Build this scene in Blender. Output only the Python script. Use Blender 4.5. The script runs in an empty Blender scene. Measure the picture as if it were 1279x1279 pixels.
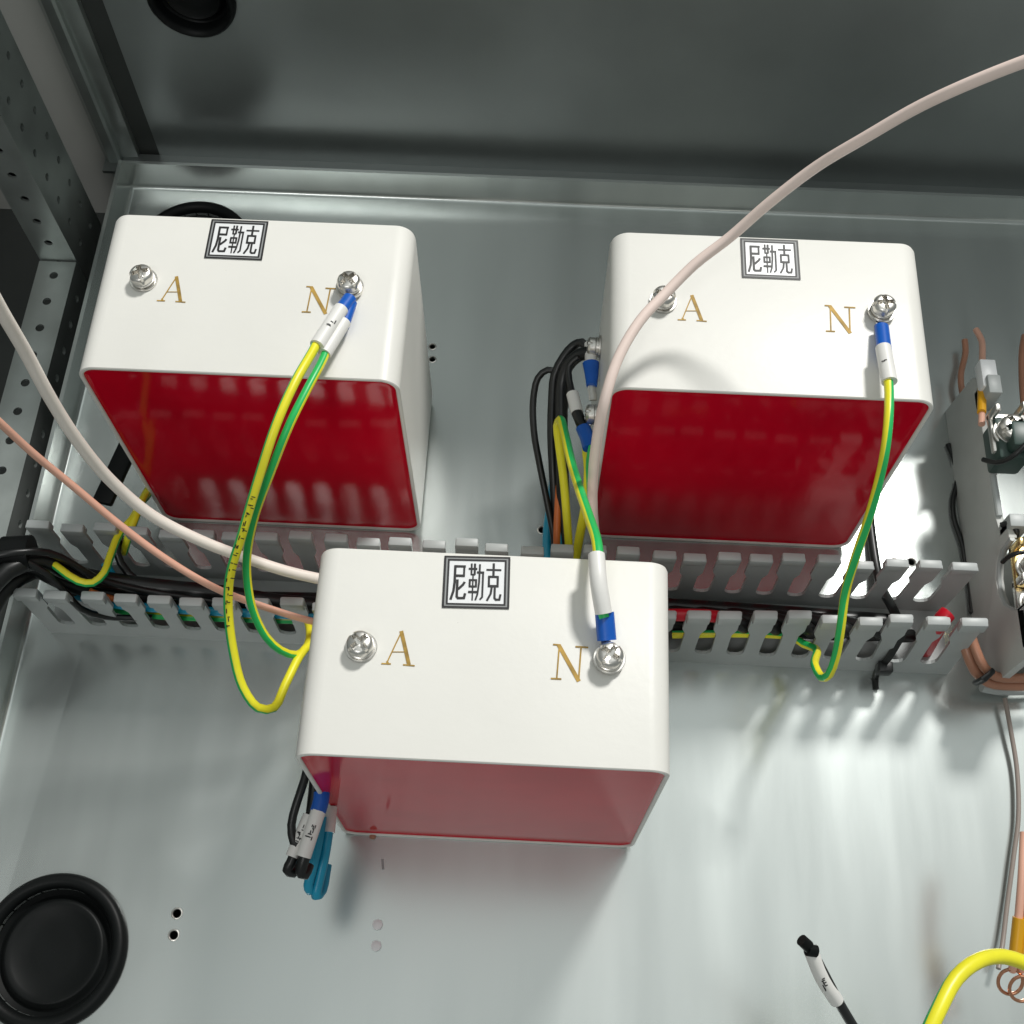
import bpy, bmesh, math, random
from mathutils import Vector, Matrix
R = math.radians
random.seed(7)
sc = bpy.context.scene
COL = sc.collection
sc.unit_settings.system = 'METRIC'
sc.unit_settings.scale_length = 0.1          # one unit is a decimetre

# ------------------------------------------------------------------ camera
CAMPOS = Vector((1.3828, -1.9793, 4.1924))
ROT = Matrix.Rotation(0.0477, 3, 'Z') @ Matrix.Rotation(-0.0037, 3, 'Y') @ Matrix.Rotation(0.4523, 3, 'X')
F = 1488.8
cam = bpy.data.cameras.new('camera'); co = bpy.data.objects.new('camera', cam); COL.objects.link(co)
co.matrix_world = Matrix.Translation(CAMPOS) @ ROT.to_4x4()
cam.sensor_width = 36; cam.lens = 36 * F / 1279
cam.clip_start = 0.05; cam.clip_end = 200
sc.camera = co

# ------------------------------------------------------------------ light
w = bpy.data.worlds.new('World'); sc.world = w; w.use_nodes = True
bg = w.node_tree.nodes['Background']
bg.inputs[0].default_value = (0.92, 1.0, 0.97, 1); bg.inputs[1].default_value = 0.22
def lamp(name, d, dist, size, power, color, sy=None):
    l = bpy.data.lights.new(name, 'AREA'); l.shape = 'RECTANGLE' if sy else 'DISK'; l.size = size
    if sy: l.size_y = sy
    l.energy = power; l.color = color
    o = bpy.data.objects.new(name, l); COL.objects.link(o)
    d = Vector(d).normalized(); o.location = Vector((1.5, -0.5, 0)) + d * dist
    o.rotation_euler = d.to_track_quat('Z', 'Y').to_euler()
    return o
lamp('ceiling_lamp_key', (0.48, 0.86, 1.15), 30, 4.2, 6700, (1.0, 0.985, 0.95))
lamp('ceiling_lamp_panel', (0.12, 0.13, 1.0), 30, 18, 900, (0.96, 1.0, 0.985), 25)
lamp('ceiling_lamp_front', (-0.30, -0.75, 1.25), 30, 7, 950, (1.0, 0.99, 0.97))  # fill lamp added to brighten the red resin undersides
sc.view_settings.view_transform = 'Standard'; sc.view_settings.look = 'None'
sc.view_settings.exposure = 0.12; sc.view_settings.gamma = 1

# ------------------------------------------------------------------ helpers
def ray(px, py): return ROT @ Vector(((px - 639.5) / F, -(py - 639.5) / F, -1))
def P(px, py, z):
    d = ray(px, py); return CAMPOS + d * ((z - CAMPOS.z) / d.z)
def PX(px, py, x):
    d = ray(px, py); return CAMPOS + d * ((x - CAMPOS.x) / d.x)
def PY(px, py, y):
    d = ray(px, py); return CAMPOS + d * ((y - CAMPOS.y) / d.y)

def mat(name, col, rough=0.5, metal=0.0, var=0.0, vscale=6.0, bump=0.0, bscale=60.0, rvar=0.0, coat=0.0, spec=0.5, stretch=None, trans=0.0, aniso=None, specks=0.0):
    m = bpy.data.materials.new(name); m.use_nodes = True
    nt = m.node_tree; b = nt.nodes['Principled BSDF']
    b.inputs['Base Color'].default_value = (*col, 1); b.inputs['Roughness'].default_value = rough
    b.inputs['Metallic'].default_value = metal; b.inputs['Coat Weight'].default_value = coat
    b.inputs['Coat Roughness'].default_value = 0.08
    b.inputs['Specular IOR Level'].default_value = spec
    b.inputs['Transmission Weight'].default_value = trans
    if aniso:
        b.inputs['Anisotropic'].default_value = 0.4
        cx = nt.nodes.new('ShaderNodeCombineXYZ')
        for i in range(3): cx.inputs[i].default_value = aniso[i]
        nt.links.new(cx.outputs[0], b.inputs['Tangent'])
    tc = nt.nodes.new('ShaderNodeTexCoord'); mp = nt.nodes.new('ShaderNodeMapping')
    nt.links.new(tc.outputs['Object'], mp.inputs[0])
    if stretch: mp.inputs['Scale'].default_value = stretch
    if var or rvar:
        n = nt.nodes.new('ShaderNodeTexNoise'); n.inputs['Scale'].default_value = vscale; n.inputs['Detail'].default_value = 5
        nt.links.new(mp.outputs[0], n.inputs['Vector'])
        if var:
            r = nt.nodes.new('ShaderNodeMapRange'); r.inputs[1].default_value = 0.3; r.inputs[2].default_value = 0.7
            r.inputs[3].default_value = 1 - var; r.inputs[4].default_value = 1 + var
            nt.links.new(n.outputs[0], r.inputs[0])
            x = nt.nodes.new('ShaderNodeVectorMath'); x.operation = 'SCALE'; x.inputs[0].default_value = col
            nt.links.new(r.outputs[0], x.inputs['Scale']); nt.links.new(x.outputs[0], b.inputs['Base Color'])
        if rvar:
            r = nt.nodes.new('ShaderNodeMapRange'); r.inputs[1].default_value = 0.3; r.inputs[2].default_value = 0.7
            r.inputs[3].default_value = rough - rvar; r.inputs[4].default_value = rough + rvar
            nt.links.new(n.outputs[0], r.inputs[0]); nt.links.new(r.outputs[0], b.inputs['Roughness'])
    if bump:
        n = nt.nodes.new('ShaderNodeTexNoise'); n.inputs['Scale'].default_value = bscale; n.inputs['Detail'].default_value = 3
        nt.links.new(mp.outputs[0], n.inputs['Vector'])
        bp = nt.nodes.new('ShaderNodeBump'); bp.inputs['Strength'].default_value = bump; bp.inputs['Distance'].default_value = 0.01
        nt.links.new(n.outputs[0], bp.inputs['Height']); nt.links.new(bp.outputs[0], b.inputs['Normal'])
    if specks:                                       # small dust and scuff marks
        n = nt.nodes.new('ShaderNodeTexVoronoi'); n.inputs['Scale'].default_value = 26
        n2 = nt.nodes.new('ShaderNodeTexNoise'); n2.inputs['Scale'].default_value = 7; n2.inputs['Detail'].default_value = 8
        nt.links.new(tc.outputs['Object'], n.inputs['Vector']); nt.links.new(tc.outputs['Object'], n2.inputs['Vector'])
        lt = nt.nodes.new('ShaderNodeMath'); lt.operation = 'LESS_THAN'; lt.inputs[1].default_value = .035
        nt.links.new(n.outputs['Distance'], lt.inputs[0])
        gt = nt.nodes.new('ShaderNodeMath'); gt.operation = 'GREATER_THAN'; gt.inputs[1].default_value = .60
        nt.links.new(n2.outputs[0], gt.inputs[0])
        mu = nt.nodes.new('ShaderNodeMath'); mu.operation = 'MULTIPLY'; nt.links.new(lt.outputs[0], mu.inputs[0]); nt.links.new(gt.outputs[0], mu.inputs[1])
        m2 = nt.nodes.new('ShaderNodeMath'); m2.operation = 'MULTIPLY'; m2.inputs[1].default_value = specks; nt.links.new(mu.outputs[0], m2.inputs[0])
        mx = nt.nodes.new('ShaderNodeMix'); mx.data_type = 'RGBA'
        src = b.inputs['Base Color'].links[0].from_socket if b.inputs['Base Color'].links else None
        if src: nt.links.new(src, mx.inputs[6])
        else: mx.inputs[6].default_value = (*col, 1)
        mx.inputs[7].default_value = (.12, .11, .10, 1); nt.links.new(m2.outputs[0], mx.inputs[0]); nt.links.new(mx.outputs[2], b.inputs['Base Color'])
    return m

M = {}
M['zinc'] = mat('galvanised_sheet', (0.53, 0.565, 0.55), 0.235, 0.74, 0.06, 1.6, 0.0, 9, 0.035, stretch=(3.2, 0.4, 1), aniso=(0, 1, 0), specks=.45)
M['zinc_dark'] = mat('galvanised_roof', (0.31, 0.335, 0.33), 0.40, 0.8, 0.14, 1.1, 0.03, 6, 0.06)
M['frame'] = mat('frame_steel', (0.50, 0.54, 0.52), 0.36, 0.75, 0.10, 5, 0.04, 20, 0.06)
M['painted'] = mat('grey_painted_panel', (0.55, 0.55, 0.52), 0.5, 0.0, 0.03, 4)
M['dark'] = mat('dark_painted_steel', (0.05, 0.055, 0.052), 0.5, 0.0, 0.1, 3)  # cabinet walls, also stands in for shade in roof gap and post holes
M['abs'] = mat('ivory_plastic', (0.79, 0.78, 0.735), 0.42, 0.0, 0.022, 2.5, 0.05, 38, 0.06, specks=.25, spec=.4)
M['resin'] = mat('red_resin', (0.60, 0.003, 0.020), 0.09, 0.0, 0.08, 4, 0.0, 3, 0.0, spec=0.17)
M['gold'] = mat('gold_inlay', (0.42, 0.26, 0.05), 0.6, 0.1, 0.35, 30)
M['ink'] = mat('black_ink', (0.012, 0.012, 0.013), 0.5)
M['ink_grey'] = mat('grey_ink', (0.30, 0.31, 0.31), 0.5)
M['paper'] = mat('white_label_film', (0.86, 0.87, 0.88), 0.35)
M['nickel'] = mat('nickel_plating', (0.74, 0.72, 0.68), 0.33, 1.0, 0.12, 40, 0.05, 60)
M['pvc'] = mat('grey_pvc', (0.42, 0.445, 0.44), 0.42, 0.0, 0.04, 8, 0.02, 60)
M['pvc2'] = mat('grey_moulding', (0.52, 0.53, 0.51), 0.5, 0.0, 0.05, 6, 0.02, 60)
M['rubber'] = mat('black_rubber', (0.005, 0.006, 0.006), 0.45, 0.0, 0.15, 8, 0.03, 20, spec=0.17)
M['black'] = mat('black_insulation', (0.008, 0.009, 0.009), 0.36)
M['yellow'] = mat('yellow_insulation', (0.86, 0.80, 0.03), 0.36, 0.0, 0.06, 9)
M['green'] = mat('green_insulation', (0.02, 0.50, 0.12), 0.36, 0.0, 0.06, 9)
M['pink'] = mat('pink_silicone', (0.93, 0.76, 0.69), 0.38, 0.0, 0.05, 7, spec=0.5)
M['pink_pale'] = mat('pale_silicone', (0.84, 0.77, 0.70), 0.38, 0.0, 0.05, 7)
M['salmon'] = mat('salmon_silicone', (0.75, 0.42, 0.31), 0.38, 0.0, 0.08, 7)
M['sleeve'] = mat('white_sleeve', (0.80, 0.79, 0.76), 0.42, 0.0, 0.02, 10)
M['blue'] = mat('blue_lug_insulation', (0.005, 0.10, 0.48), 0.35, 0.0, 0.05, 20)
M['cyan'] = mat('cyan_insulation', (0.01, 0.33, 0.52), 0.33)
M['red'] = mat('red_insulation', (0.55, 0.005, 0.02), 0.36)
M['orange'] = mat('orange_insulation', (0.62, 0.16, 0.04), 0.4)
M['amber'] = mat('amber_sleeve', (0.72, 0.36, 0.01), 0.4)
M['copper'] = mat('brown_insulated_pair', (0.40, 0.19, 0.12), 0.35, 0.0, 0.08, 9)
M['wirebrown'] = mat('grey_brown_insulation', (0.30, 0.25, 0.22), 0.4)  # colour of the shadow line at the right edge
M['bare'] = mat('bare_copper', (0.72, 0.36, 0.22), 0.25, 1.0)
M['brass'] = mat('brass', (0.72, 0.52, 0.22), 0.25, 1.0)
M['green_dark'] = mat('dark_green_moulding', (0.03, 0.06, 0.05), 0.4)

def tag(o, label=None, cat=None, group=None, kind=None):
    if label: o['label'] = label
    if cat: o['category'] = cat
    if group: o['group'] = group
    if kind: o['kind'] = kind
    return o
def empty(name, loc, label=None, cat=None, group=None):
    o = bpy.data.objects.new(name, None); COL.objects.link(o); o.location = loc; o.empty_display_size = 0.05
    return tag(o, label, cat, group)
def worldloc(o):
    v = Vector(o.location)
    while o.parent: o = o.parent; v += Vector(o.location)
    return v
def link(name, bm, m, parent=None, smooth=True, angle=35, origin=None):
    """bm holds scene coordinates; the mesh is stored relative to its parent (or to origin)"""
    me = bpy.data.meshes.new(name)
    bmesh.ops.recalc_face_normals(bm, faces=bm.faces)
    off = worldloc(parent) if parent else (Vector(origin) if origin is not None else Vector((0, 0, 0)))
    bmesh.ops.translate(bm, verts=bm.verts, vec=-off)
    bm.to_mesh(me); bm.free()
    for k in (m if isinstance(m, (list, tuple)) else [m]): me.materials.append(k)
    if smooth:
        me.polygons.foreach_set('use_smooth', [True] * len(me.polygons))
        me.set_sharp_from_angle(angle=R(angle))
    o = bpy.data.objects.new(name, me); COL.objects.link(o)
    if parent: o.parent = parent
    elif origin is not None: o.location = off
    return o
def B(): return bmesh.new()
def box(bm, a, b, bevel=0.0, seg=2):
    r = bmesh.ops.create_cube(bm, size=1)
    a, b = Vector(a), Vector(b); c = (a + b) / 2; s = b - a
    for v in r['verts']: v.co = Vector((v.co.x * s.x, v.co.y * s.y, v.co.z * s.z)) + c
    if bevel:
        es = set(e for v in r['verts'] for e in v.link_edges)
        bmesh.ops.bevel(bm, geom=list(es), offset=bevel, segments=seg, affect='EDGES', profile=0.5)
def prism(bm, pts, vec, bevel=0.0):
    """polygon pts (3D, planar) extruded by vec"""
    vs = [bm.verts.new(p) for p in pts]; f = bm.faces.new(vs)
    ws = [bm.verts.new(Vector(p) + Vector(vec)) for p in pts]; g = bm.faces.new(ws[::-1])
    n = len(vs); side = []
    for i in range(n): side.append(bm.faces.new((vs[i], ws[i], ws[(i + 1) % n], vs[(i + 1) % n])))
    if bevel:
        bm.normal_update()
        bmesh.ops.bevel(bm, geom=list(f.edges) + list(g.edges), offset=bevel, segments=2, affect='EDGES', profile=0.5)
def lathe(bm, prof, c, axis=(0, 0, 1), n=48, close=True):
    q = Vector(axis).to_track_quat('Z', 'Y'); rows = []
    for r, z in prof:
        rows.append([bm.verts.new(Vector(c) + q @ Vector((r * math.cos(2 * math.pi * i / n), r * math.sin(2 * math.pi * i / n), z))) for i in range(n)])
    for a, b in zip(rows, rows[1:]):
        for i in range(n): bm.faces.new((a[i], a[(i + 1) % n], b[(i + 1) % n], b[i]))
    if close:
        if prof[0][0] > 1e-6: bm.faces.new(rows[0][::-1])
        if prof[-1][0] > 1e-6: bm.faces.new(rows[-1])
def spline(pts, step=0.025):
    pts = [Vector(p) for p in pts]
    if len(pts) == 2:
        n = max(2, int((pts[1] - pts[0]).length / step)); return [pts[0].lerp(pts[1], i / n) for i in range(n + 1)]
    q = [pts[0] * 2 - pts[1]] + pts + [pts[-1] * 2 - pts[-2]]; out = []
    for i in range(1, len(q) - 2):
        p0, p1, p2, p3 = q[i - 1:i + 3]
        d0 = max((p1 - p0).length ** .5, 1e-4); d1 = max((p2 - p1).length ** .5, 1e-4); d2 = max((p3 - p2).length ** .5, 1e-4)
        m1 = ((p1 - p0) / d0 - (p2 - p0) / (d0 + d1) + (p2 - p1) / d1) * d1
        m2 = ((p2 - p1) / d1 - (p3 - p1) / (d1 + d2) + (p3 - p2) / d2) * d1
        n = max(2, int((p2 - p1).length / step))
        for k in range(n):
            t = k / n
            out.append(p1 * (2*t**3 - 3*t*t + 1) + m1 * (t**3 - 2*t*t + t) + p2 * (-2*t**3 + 3*t*t) + m2 * (t**3 - t*t))
    out.append(pts[-1]); return out
def tube(bm, pts, r, n=20, stripe=None, step=0.025, squash=None, up=(0, 0, 1), flatdir=None):
    """stripe=(start angle, width in sectors, twist per unit): those faces take material 1"""
    pts = spline(pts, step); N = len(pts); T = []
    for i in range(N):
        t = (pts[min(i + 1, N - 1)] - pts[max(i - 1, 0)]); T.append(t.normalized())
    u = Vector(up) - T[0] * Vector(up).dot(T[0])
    if u.length < 1e-3: u = Vector((1, 0, 0)) - T[0] * T[0].x
    u.normalize(); rows = []; L = 0
    for i in range(N):
        if i:
            L += (pts[i] - pts[i - 1]).length
            u = (u - T[i] * u.dot(T[i])).normalized()
        v = T[i].cross(u); rr = r[0] + (r[1] - r[0]) * i / (N - 1) if isinstance(r, tuple) else r
        tw = (stripe[0] + stripe[2] * L) if stripe else 0
        row = []
        for k in range(n):
            a = 2 * math.pi * k / n + tw
            ca, sa = math.cos(a), math.sin(a)
            if squash: ca *= squash
            row.append(bm.verts.new(pts[i] + (u * ca + v * sa) * rr))
        rows.append(row)
    for a, b in zip(rows, rows[1:]):
        for k in range(n):
            f = bm.faces.new((a[k], a[(k + 1) % n], b[(k + 1) % n], b[k]))
            if stripe and k < stripe[1]: f.material_index = 1
    for row in (rows[0][::-1], rows[-1]):
        f = bm.faces.new(row)
    return pts
def boolean_cut(o, cutter):
    """real holes: subtract the cutter bmesh (same coordinates as o's mesh)"""
    me = bpy.data.meshes.new('cut'); bmesh.ops.recalc_face_normals(cutter, faces=cutter.faces); cutter.to_mesh(me); cutter.free()
    c = bpy.data.objects.new('cut', me); COL.objects.link(c); c.matrix_world = o.matrix_world.copy(); 
    c.location = worldloc(o)
    m = o.modifiers.new('b', 'BOOLEAN'); m.operation = 'DIFFERENCE'; m.solver = 'EXACT'; m.object = c
    bpy.context.view_layer.update()
    dg = bpy.context.evaluated_depsgraph_get()
    new = bpy.data.meshes.new_from_object(o.evaluated_get(dg)); old = o.data
    o.modifiers.clear(); o.data = new; new.name = old.name
    new.set_sharp_from_angle(angle=R(30))
    bpy.data.objects.remove(c); bpy.data.meshes.remove(me); bpy.data.meshes.remove(old)
def cyl(bm, a, b, r, n=24):
    a, b = Vector(a), Vector(b); lathe(bm, [(r, 0), (r, (b - a).length)], a, b - a, n)

# ------------------------------------------------------------------ the setting

# mounting plate: folded sheet with upturned flanges at the left and top
X0, X1, Y0, Y1 = -0.49, 3.75, 1.60, -3.0
T_, rb, HF = 0.015, 0.022, 0.15
def ring(d, z): return [(X0 + d, Y1, z), (X0 + d, Y0 - d, z), (X1, Y0 - d, z)]
bm = B(); K = 5
inn = [(rb * (1 - math.sin(math.pi/2 * i / K)), rb * (1 - math.cos(math.pi/2 * i / K))) for i in range(K + 1)] + [(0, HF)]
ro = rb + T_
out = [(-T_, HF)] + [(rb - ro * math.cos(math.pi/2 * i / K), rb - ro * math.sin(math.pi/2 * i / K)) for i in range(K + 1)]
sec = inn + out
rows = [[bm.verts.new(p) for p in ring(d, z)] for d, z in sec]
for a, b in zip(rows, rows[1:]):
    for i in range(2): bm.faces.new((a[i], a[i + 1], b[i + 1], b[i]))
ct, cb = bm.verts.new((X1, Y1, 0)), bm.verts.new((X1, Y1, -T_))
bm.faces.new((rows[0][0], rows[0][1], rows[0][2], ct)); bm.faces.new((rows[-1][0], rows[-1][1], rows[-1][2], cb))
bm.faces.new([r[0] for r in rows] + [cb, ct]); bm.faces.new([r[2] for r in rows] + [cb, ct])
plate = tag(link('mounting_plate', bm, M['zinc'], angle=40), kind='structure')
HOLES = [(0.249, -1.496, .015), (0.25, -1.565, .015), (0.931, 0.809, .013), (0.936, 0.746, .013), (2.777, -0.084, .015),
         (2.841, -0.081, .015), (1.421, -0.016, .014), (0.925, -1.5, .014), (0.927, -1.567, .014), (-0.145, 1.265, .2), (-0.143, -1.635, .2)]
bm = B()
for x, y, r in HOLES: cyl(bm, (x, y, -0.1), (x, y, 0.1), r, 48 if r > .1 else 20)
boolean_cut(plate, bm)
for x, y, r in HOLES[:7]:                          # turned edge of each drilled hole
    bm = B(); lathe(bm, [(r - .001, -.008), (r - .001, .001), (r + .001, .0025), (r + .004, .0018), (r + .005, .0003)], (x, y, 0), n=20, close=False); link('hole_rim', bm, M['nickel'], plate)

bm = B(); box(bm, (-1.5, -3.3, -0.36), (4.2, 2.1, -0.32)); tag(link('cabinet_back_wall', bm, M['dark']), kind='structure')
# roof wall beyond the plate, folded frame strip on its left
RZ = 2.2
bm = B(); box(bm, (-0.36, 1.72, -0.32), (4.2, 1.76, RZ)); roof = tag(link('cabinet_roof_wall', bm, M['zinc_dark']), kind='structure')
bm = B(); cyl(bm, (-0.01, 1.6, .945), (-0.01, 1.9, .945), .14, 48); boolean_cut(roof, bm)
bm = B()
box(bm, (-1.45, 1.705, -0.32), (-0.60, 1.76, RZ))                        # flat painted strip
link('roof_frame_strip', bm, M['painted'], roof)
bm = B(); prism(bm, [(-0.60, 1.76, -0.3), (-0.60, 1.69, -0.3), (-0.575, 1.665, -0.3), (-0.535, 1.665, -0.3), (-0.525, 1.675, -0.3), (-0.525, 1.70, -0.3), (-0.455, 1.705, -0.3), (-0.455, 1.76, -0.3)], (0, 0, RZ + 0.3), 0.004)
link('roof_frame_fold', bm, M['frame'], roof)
bm = B(); box(bm, (-0.455, 1.735, -0.32), (-0.36, 1.76, RZ)); link('roof_seam', bm, M['dark'], roof)  # dark strip stands in for the shadow in the gap
bm = B(); box(bm, (-0.6, 1.617, 0.06), (4.2, 1.722, 0.075)); link('roof_ledge', bm, M['zinc_dark'], roof)  # filler sheet added so the roof wall mirrors no black gap
bm = B(); box(bm, (-1.5, -3.3, -0.32), (-1.46, 1.76, 0.9)); tag(link('cabinet_side_wall', bm, M['dark']), kind='structure')

# perforated frame post (runs towards the viewer) and rail (runs down the left side)
t = .012
post = empty('frame_post', (-0.6, 1.1, -0.3), 'perforated steel corner post standing in the upper left corner', 'frame post')
bm = B(); prism(bm, [(-0.757, 1.1, -.3), (-0.6, 1.1, -.3), (-0.6, 1.41, -.3), (-0.6 - t, 1.41, -.3), (-0.6 - t, 1.1 + t, -.3), (-0.757, 1.1 + t, -.3)], (0, 0, RZ + .3), .004)
lp = link('angle_profile', bm, M['frame'], post)
bm = B(); off = worldloc(post)
for k in range(14):
    z = 0.06 + k * 0.135
    cyl(bm, Vector((-0.68, 1.0, z + .02)) - off, Vector((-0.68, 1.2, z + .02)) - off, .017, 14)
    cyl(bm, Vector((-0.7, 1.19, z + .05)) - off, Vector((-0.5, 1.19, z + .05)) - off, .016, 14)
    cyl(bm, Vector((-0.7, 1.325, z + .0)) - off, Vector((-0.5, 1.325, z + .0)) - off, .016, 14)
boolean_cut(lp, bm)
bm = B(); box(bm, (-0.72, 1.125, -.3), (-0.70, 1.41, RZ)); box(bm, (-0.70, 1.39, -.3), (-0.613, 1.405, RZ)); link('post_back', bm, M['dark'], post)  # dark sheets added behind the holes to make them look shaded
rail = empty('frame_rail', (-0.6, 0, -0.3), 'perforated galvanised rail running along the left edge of the plate', 'frame rail')
bm = B(); prism(bm, [(-0.757, -3.0, .1), (-0.6, -3.0, .1), (-0.6, -3.0, -.21), (-0.6 - t, -3.0, -.21), (-0.6 - t, -3.0, .1 - t), (-0.757, -3.0, .1 - t)], (0, 4.095, 0), .004)
lr = link('angle_profile', bm, M['frame'], rail)
bm = B(); off = worldloc(rail)
for k in range(31):
    y = 1.02 - k * 0.133
    cyl(bm, Vector((-0.68, y, 0)) - off, Vector((-0.68, y, .3)) - off, .018, 16)
    cyl(bm, Vector((-0.7, y - .05, .01)) - off, Vector((-0.5, y - .05, .01)) - off, .017, 14)
boolean_cut(lr, bm)

# ------------------------------------------------------------------ grommets
def grommet(c, axis, r, label):
    g = empty('rubber_grommet', c, label, 'grommet', 'round black rubber grommets')
    bm = B(); lathe(bm, [(r*.80, -.03), (r*.80, .012), (r*.84, .030), (r*.91, .036), (r*.97, .028), (r, .010), (r, .001)], c, axis, 72, False)
    link('rim', bm, M['rubber'], g, angle=60)
    bm = B(); lathe(bm, [(r*.80, -.022), (r*.74, -.034), (r*.70, -.030), (r*.66, -.012), (r*.62, -.008), (r*.56, -.018), (r*.30, -.022), (0.001, -.022)], c, axis, 72, False)
    link('membrane', bm, M['rubber'], g, angle=60)
grommet((-0.143, -1.635, 0), (0, 0, 1), .25, 'large black rubber grommet in the plate, lower left corner of the photo')
grommet((-0.145, 1.265, 0), (0, 0, 1), .25, 'black rubber grommet in the plate, mostly hidden behind the upper left red and white block')
grommet((-0.01, 1.72, .945), (0, -1, 0), .17, 'black rubber grommet in the dark roof wall at the top edge')
for i, (x, y) in enumerate(((0.925, -1.5), (0.927, -1.567))):
    bm = B(); lathe(bm, [(.012, -.01), (.012, .003), (.018, .003), (.0175, .007), (.010, .009), (.0005, .009)], (x, y, 0), n=8)  # white disc added to stand for brightness seen through the hole
    tag(link('plug', bm, M['paper'], origin=(x, y, 0)), ['small white plug in the plate, upper one of the pair below the front block', 'small white plug in the plate, lower one of the pair below the front block'][i], 'plug', 'white plugs in the plate')

# ------------------------------------------------------------------ the cast blocks
W_, H_, D_, RC = 1.0, 0.6005, 1.0931, 0.062
B3 = Vector((0.7777, -0.6083, 0))
def rr(inset, y, n=8):
    r = RC - inset * .8; o = []
    for cx, cz, a0 in ((W_ - RC, D_ - RC, 0), (RC, D_ - RC, 90), (RC, RC, 180), (W_ - RC, RC, 270)):
        for i in range(n + 1):
            a = R(a0 + 90 * i / n)
            o.append((cx + (RC - inset) * math.cos(a), y, cz + (RC - inset) * math.sin(a)))
    return o
def strokes(bm, lines, f, z, thick=.0012):
    """flat strokes with a width: each is (points, width); f maps them into the face"""
    for pts, wd in lines:
        q = [f(p) for p in pts]; s = f.scale
        wd = wd * s * .58
        L = []; Rr = []
        for i in range(len(q)):
            a = q[max(i - 1, 0)]; b = q[min(i + 1, len(q) - 1)]
            if 0 < i < len(q) - 1:
                d1 = (q[i] - a).normalized(); d2 = (b - q[i]).normalized(); d = (d1 + d2).normalized()
                n = Vector((-d.y, d.x)); k = 1 / max(.5, n.dot(Vector((-d1.y, d1.x))))
            else:
                d = (b - a).normalized(); n = Vector((-d.y, d.x)); k = 1
            L.append(q[i] + n * wd * k); Rr.append(q[i] - n * wd * k)
        lo = [(bm.verts.new((l.x, l.y, z)), bm.verts.new((r_.x, r_.y, z))) for l, r_ in zip(L, Rr)]
        hi = [(bm.verts.new((l.x, l.y, z + thick)), bm.verts.new((r_.x, r_.y, z + thick))) for l, r_ in zip(L, Rr)]
        for i in range(len(q) - 1):
            bm.faces.new((hi[i][0], hi[i][1], hi[i + 1][1], hi[i + 1][0]))
            bm.faces.new((lo[i][0], hi[i][0], hi[i + 1][0], lo[i + 1][0]))
            bm.faces.new((lo[i][1], lo[i + 1][1], hi[i + 1][1], hi[i][1]))
        bm.faces.new((lo[0][0], lo[0][1], hi[0][1], hi[0][0])); bm.faces.new((lo[-1][1], lo[-1][0], hi[-1][0], hi[-1][1]))
class Map:
    def __init__(s, fn, scale): s.fn = fn; s.scale = scale
    def __call__(s, p): return s.fn(p)
fA = Map(lambda p: (P(400 + p[0] / 9.136, 760 + p[1] / 9.136, D_) - B3).xy, .00024)
fN = Map(lambda p: (P(670 + p[0] / 9.136, 760 + p[1] / 9.136, D_) - B3).xy, .00024)
LET_A = [([(930, 262), (845, 440), (760, 622)], 13), ([(925, 258), (972, 460), (1012, 640)], 38), ([(822, 497), (975, 497)], 9), ([(698, 630), (806, 634)], 14), ([(945, 643), (1078, 655)], 14), ([(760, 600), (780, 632)], 16)]
LET_N = [([(262, 422), (232, 802)], 15), ([(255, 418), (485, 832)], 40), ([(510, 440), (482, 822)], 16), ([(190, 412), (275, 418)], 16), ([(445, 437), (590, 446)], 16), ([(165, 800), (285, 806)], 16)]
fL = Map(lambda p: Vector(((p[0] - 637) / 925 * .187, -(p[1] - 555) / 795 * .158)), .00020)
CH1 = [([(318, 318), (478, 318)], 30), ([(332, 305), (332, 560), (322, 690), (285, 828)], 30), ([(458, 318), (458, 465)], 24), ([(332, 462), (470, 462)], 32), ([(370, 520), (370, 780), (388, 803), (470, 800), (484, 728)], 30), ([(472, 555), (452, 595), (385, 668)], 30)]
CH2 = [([(560, 270), (560, 440)], 22), ([(606, 270), (606, 440)], 26), ([(520, 352), (640, 352)], 26), ([(552, 440), (614, 440)], 20), ([(585, 440), (585, 832)], 17), ([(530, 524), (642, 524)], 24), ([(542, 515), (542, 630)], 24), ([(630, 515), (630, 630)], 24), ([(530, 622), (642, 622)], 24), ([(525, 706), (645, 706)], 28),
       ([(676, 280), (672, 560), (654, 740), (628, 828)], 22), ([(638, 406), (738, 406)], 26), ([(724, 410), (722, 780), (690, 818)], 22)]
CH3 = [([(868, 260), (868, 460)], 28), ([(768, 362), (976, 362)], 24), ([(795, 468), (942, 468)], 28), ([(808, 460), (808, 625)], 26), ([(930, 460), (930, 625)], 26), ([(795, 610), (942, 610)], 30), ([(850, 620), (838, 725), (788, 832)], 26), ([(892, 620), (892, 790), (912, 815), (960, 812), (974, 732)], 26)]
def frame(bm, x0, y0, x1, y1, wd, f, z):
    h = wd / 2
    strokes(bm, [([(x0 - h, y0), (x1 + h, y0)], wd), ([(x1, y0 + h), (x1, y1 - h)], wd), ([(x1 + h, y1), (x0 - h, y1)], wd), ([(x0, y1 - h), (x0, y0 + h)], wd)], f, z)
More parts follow.
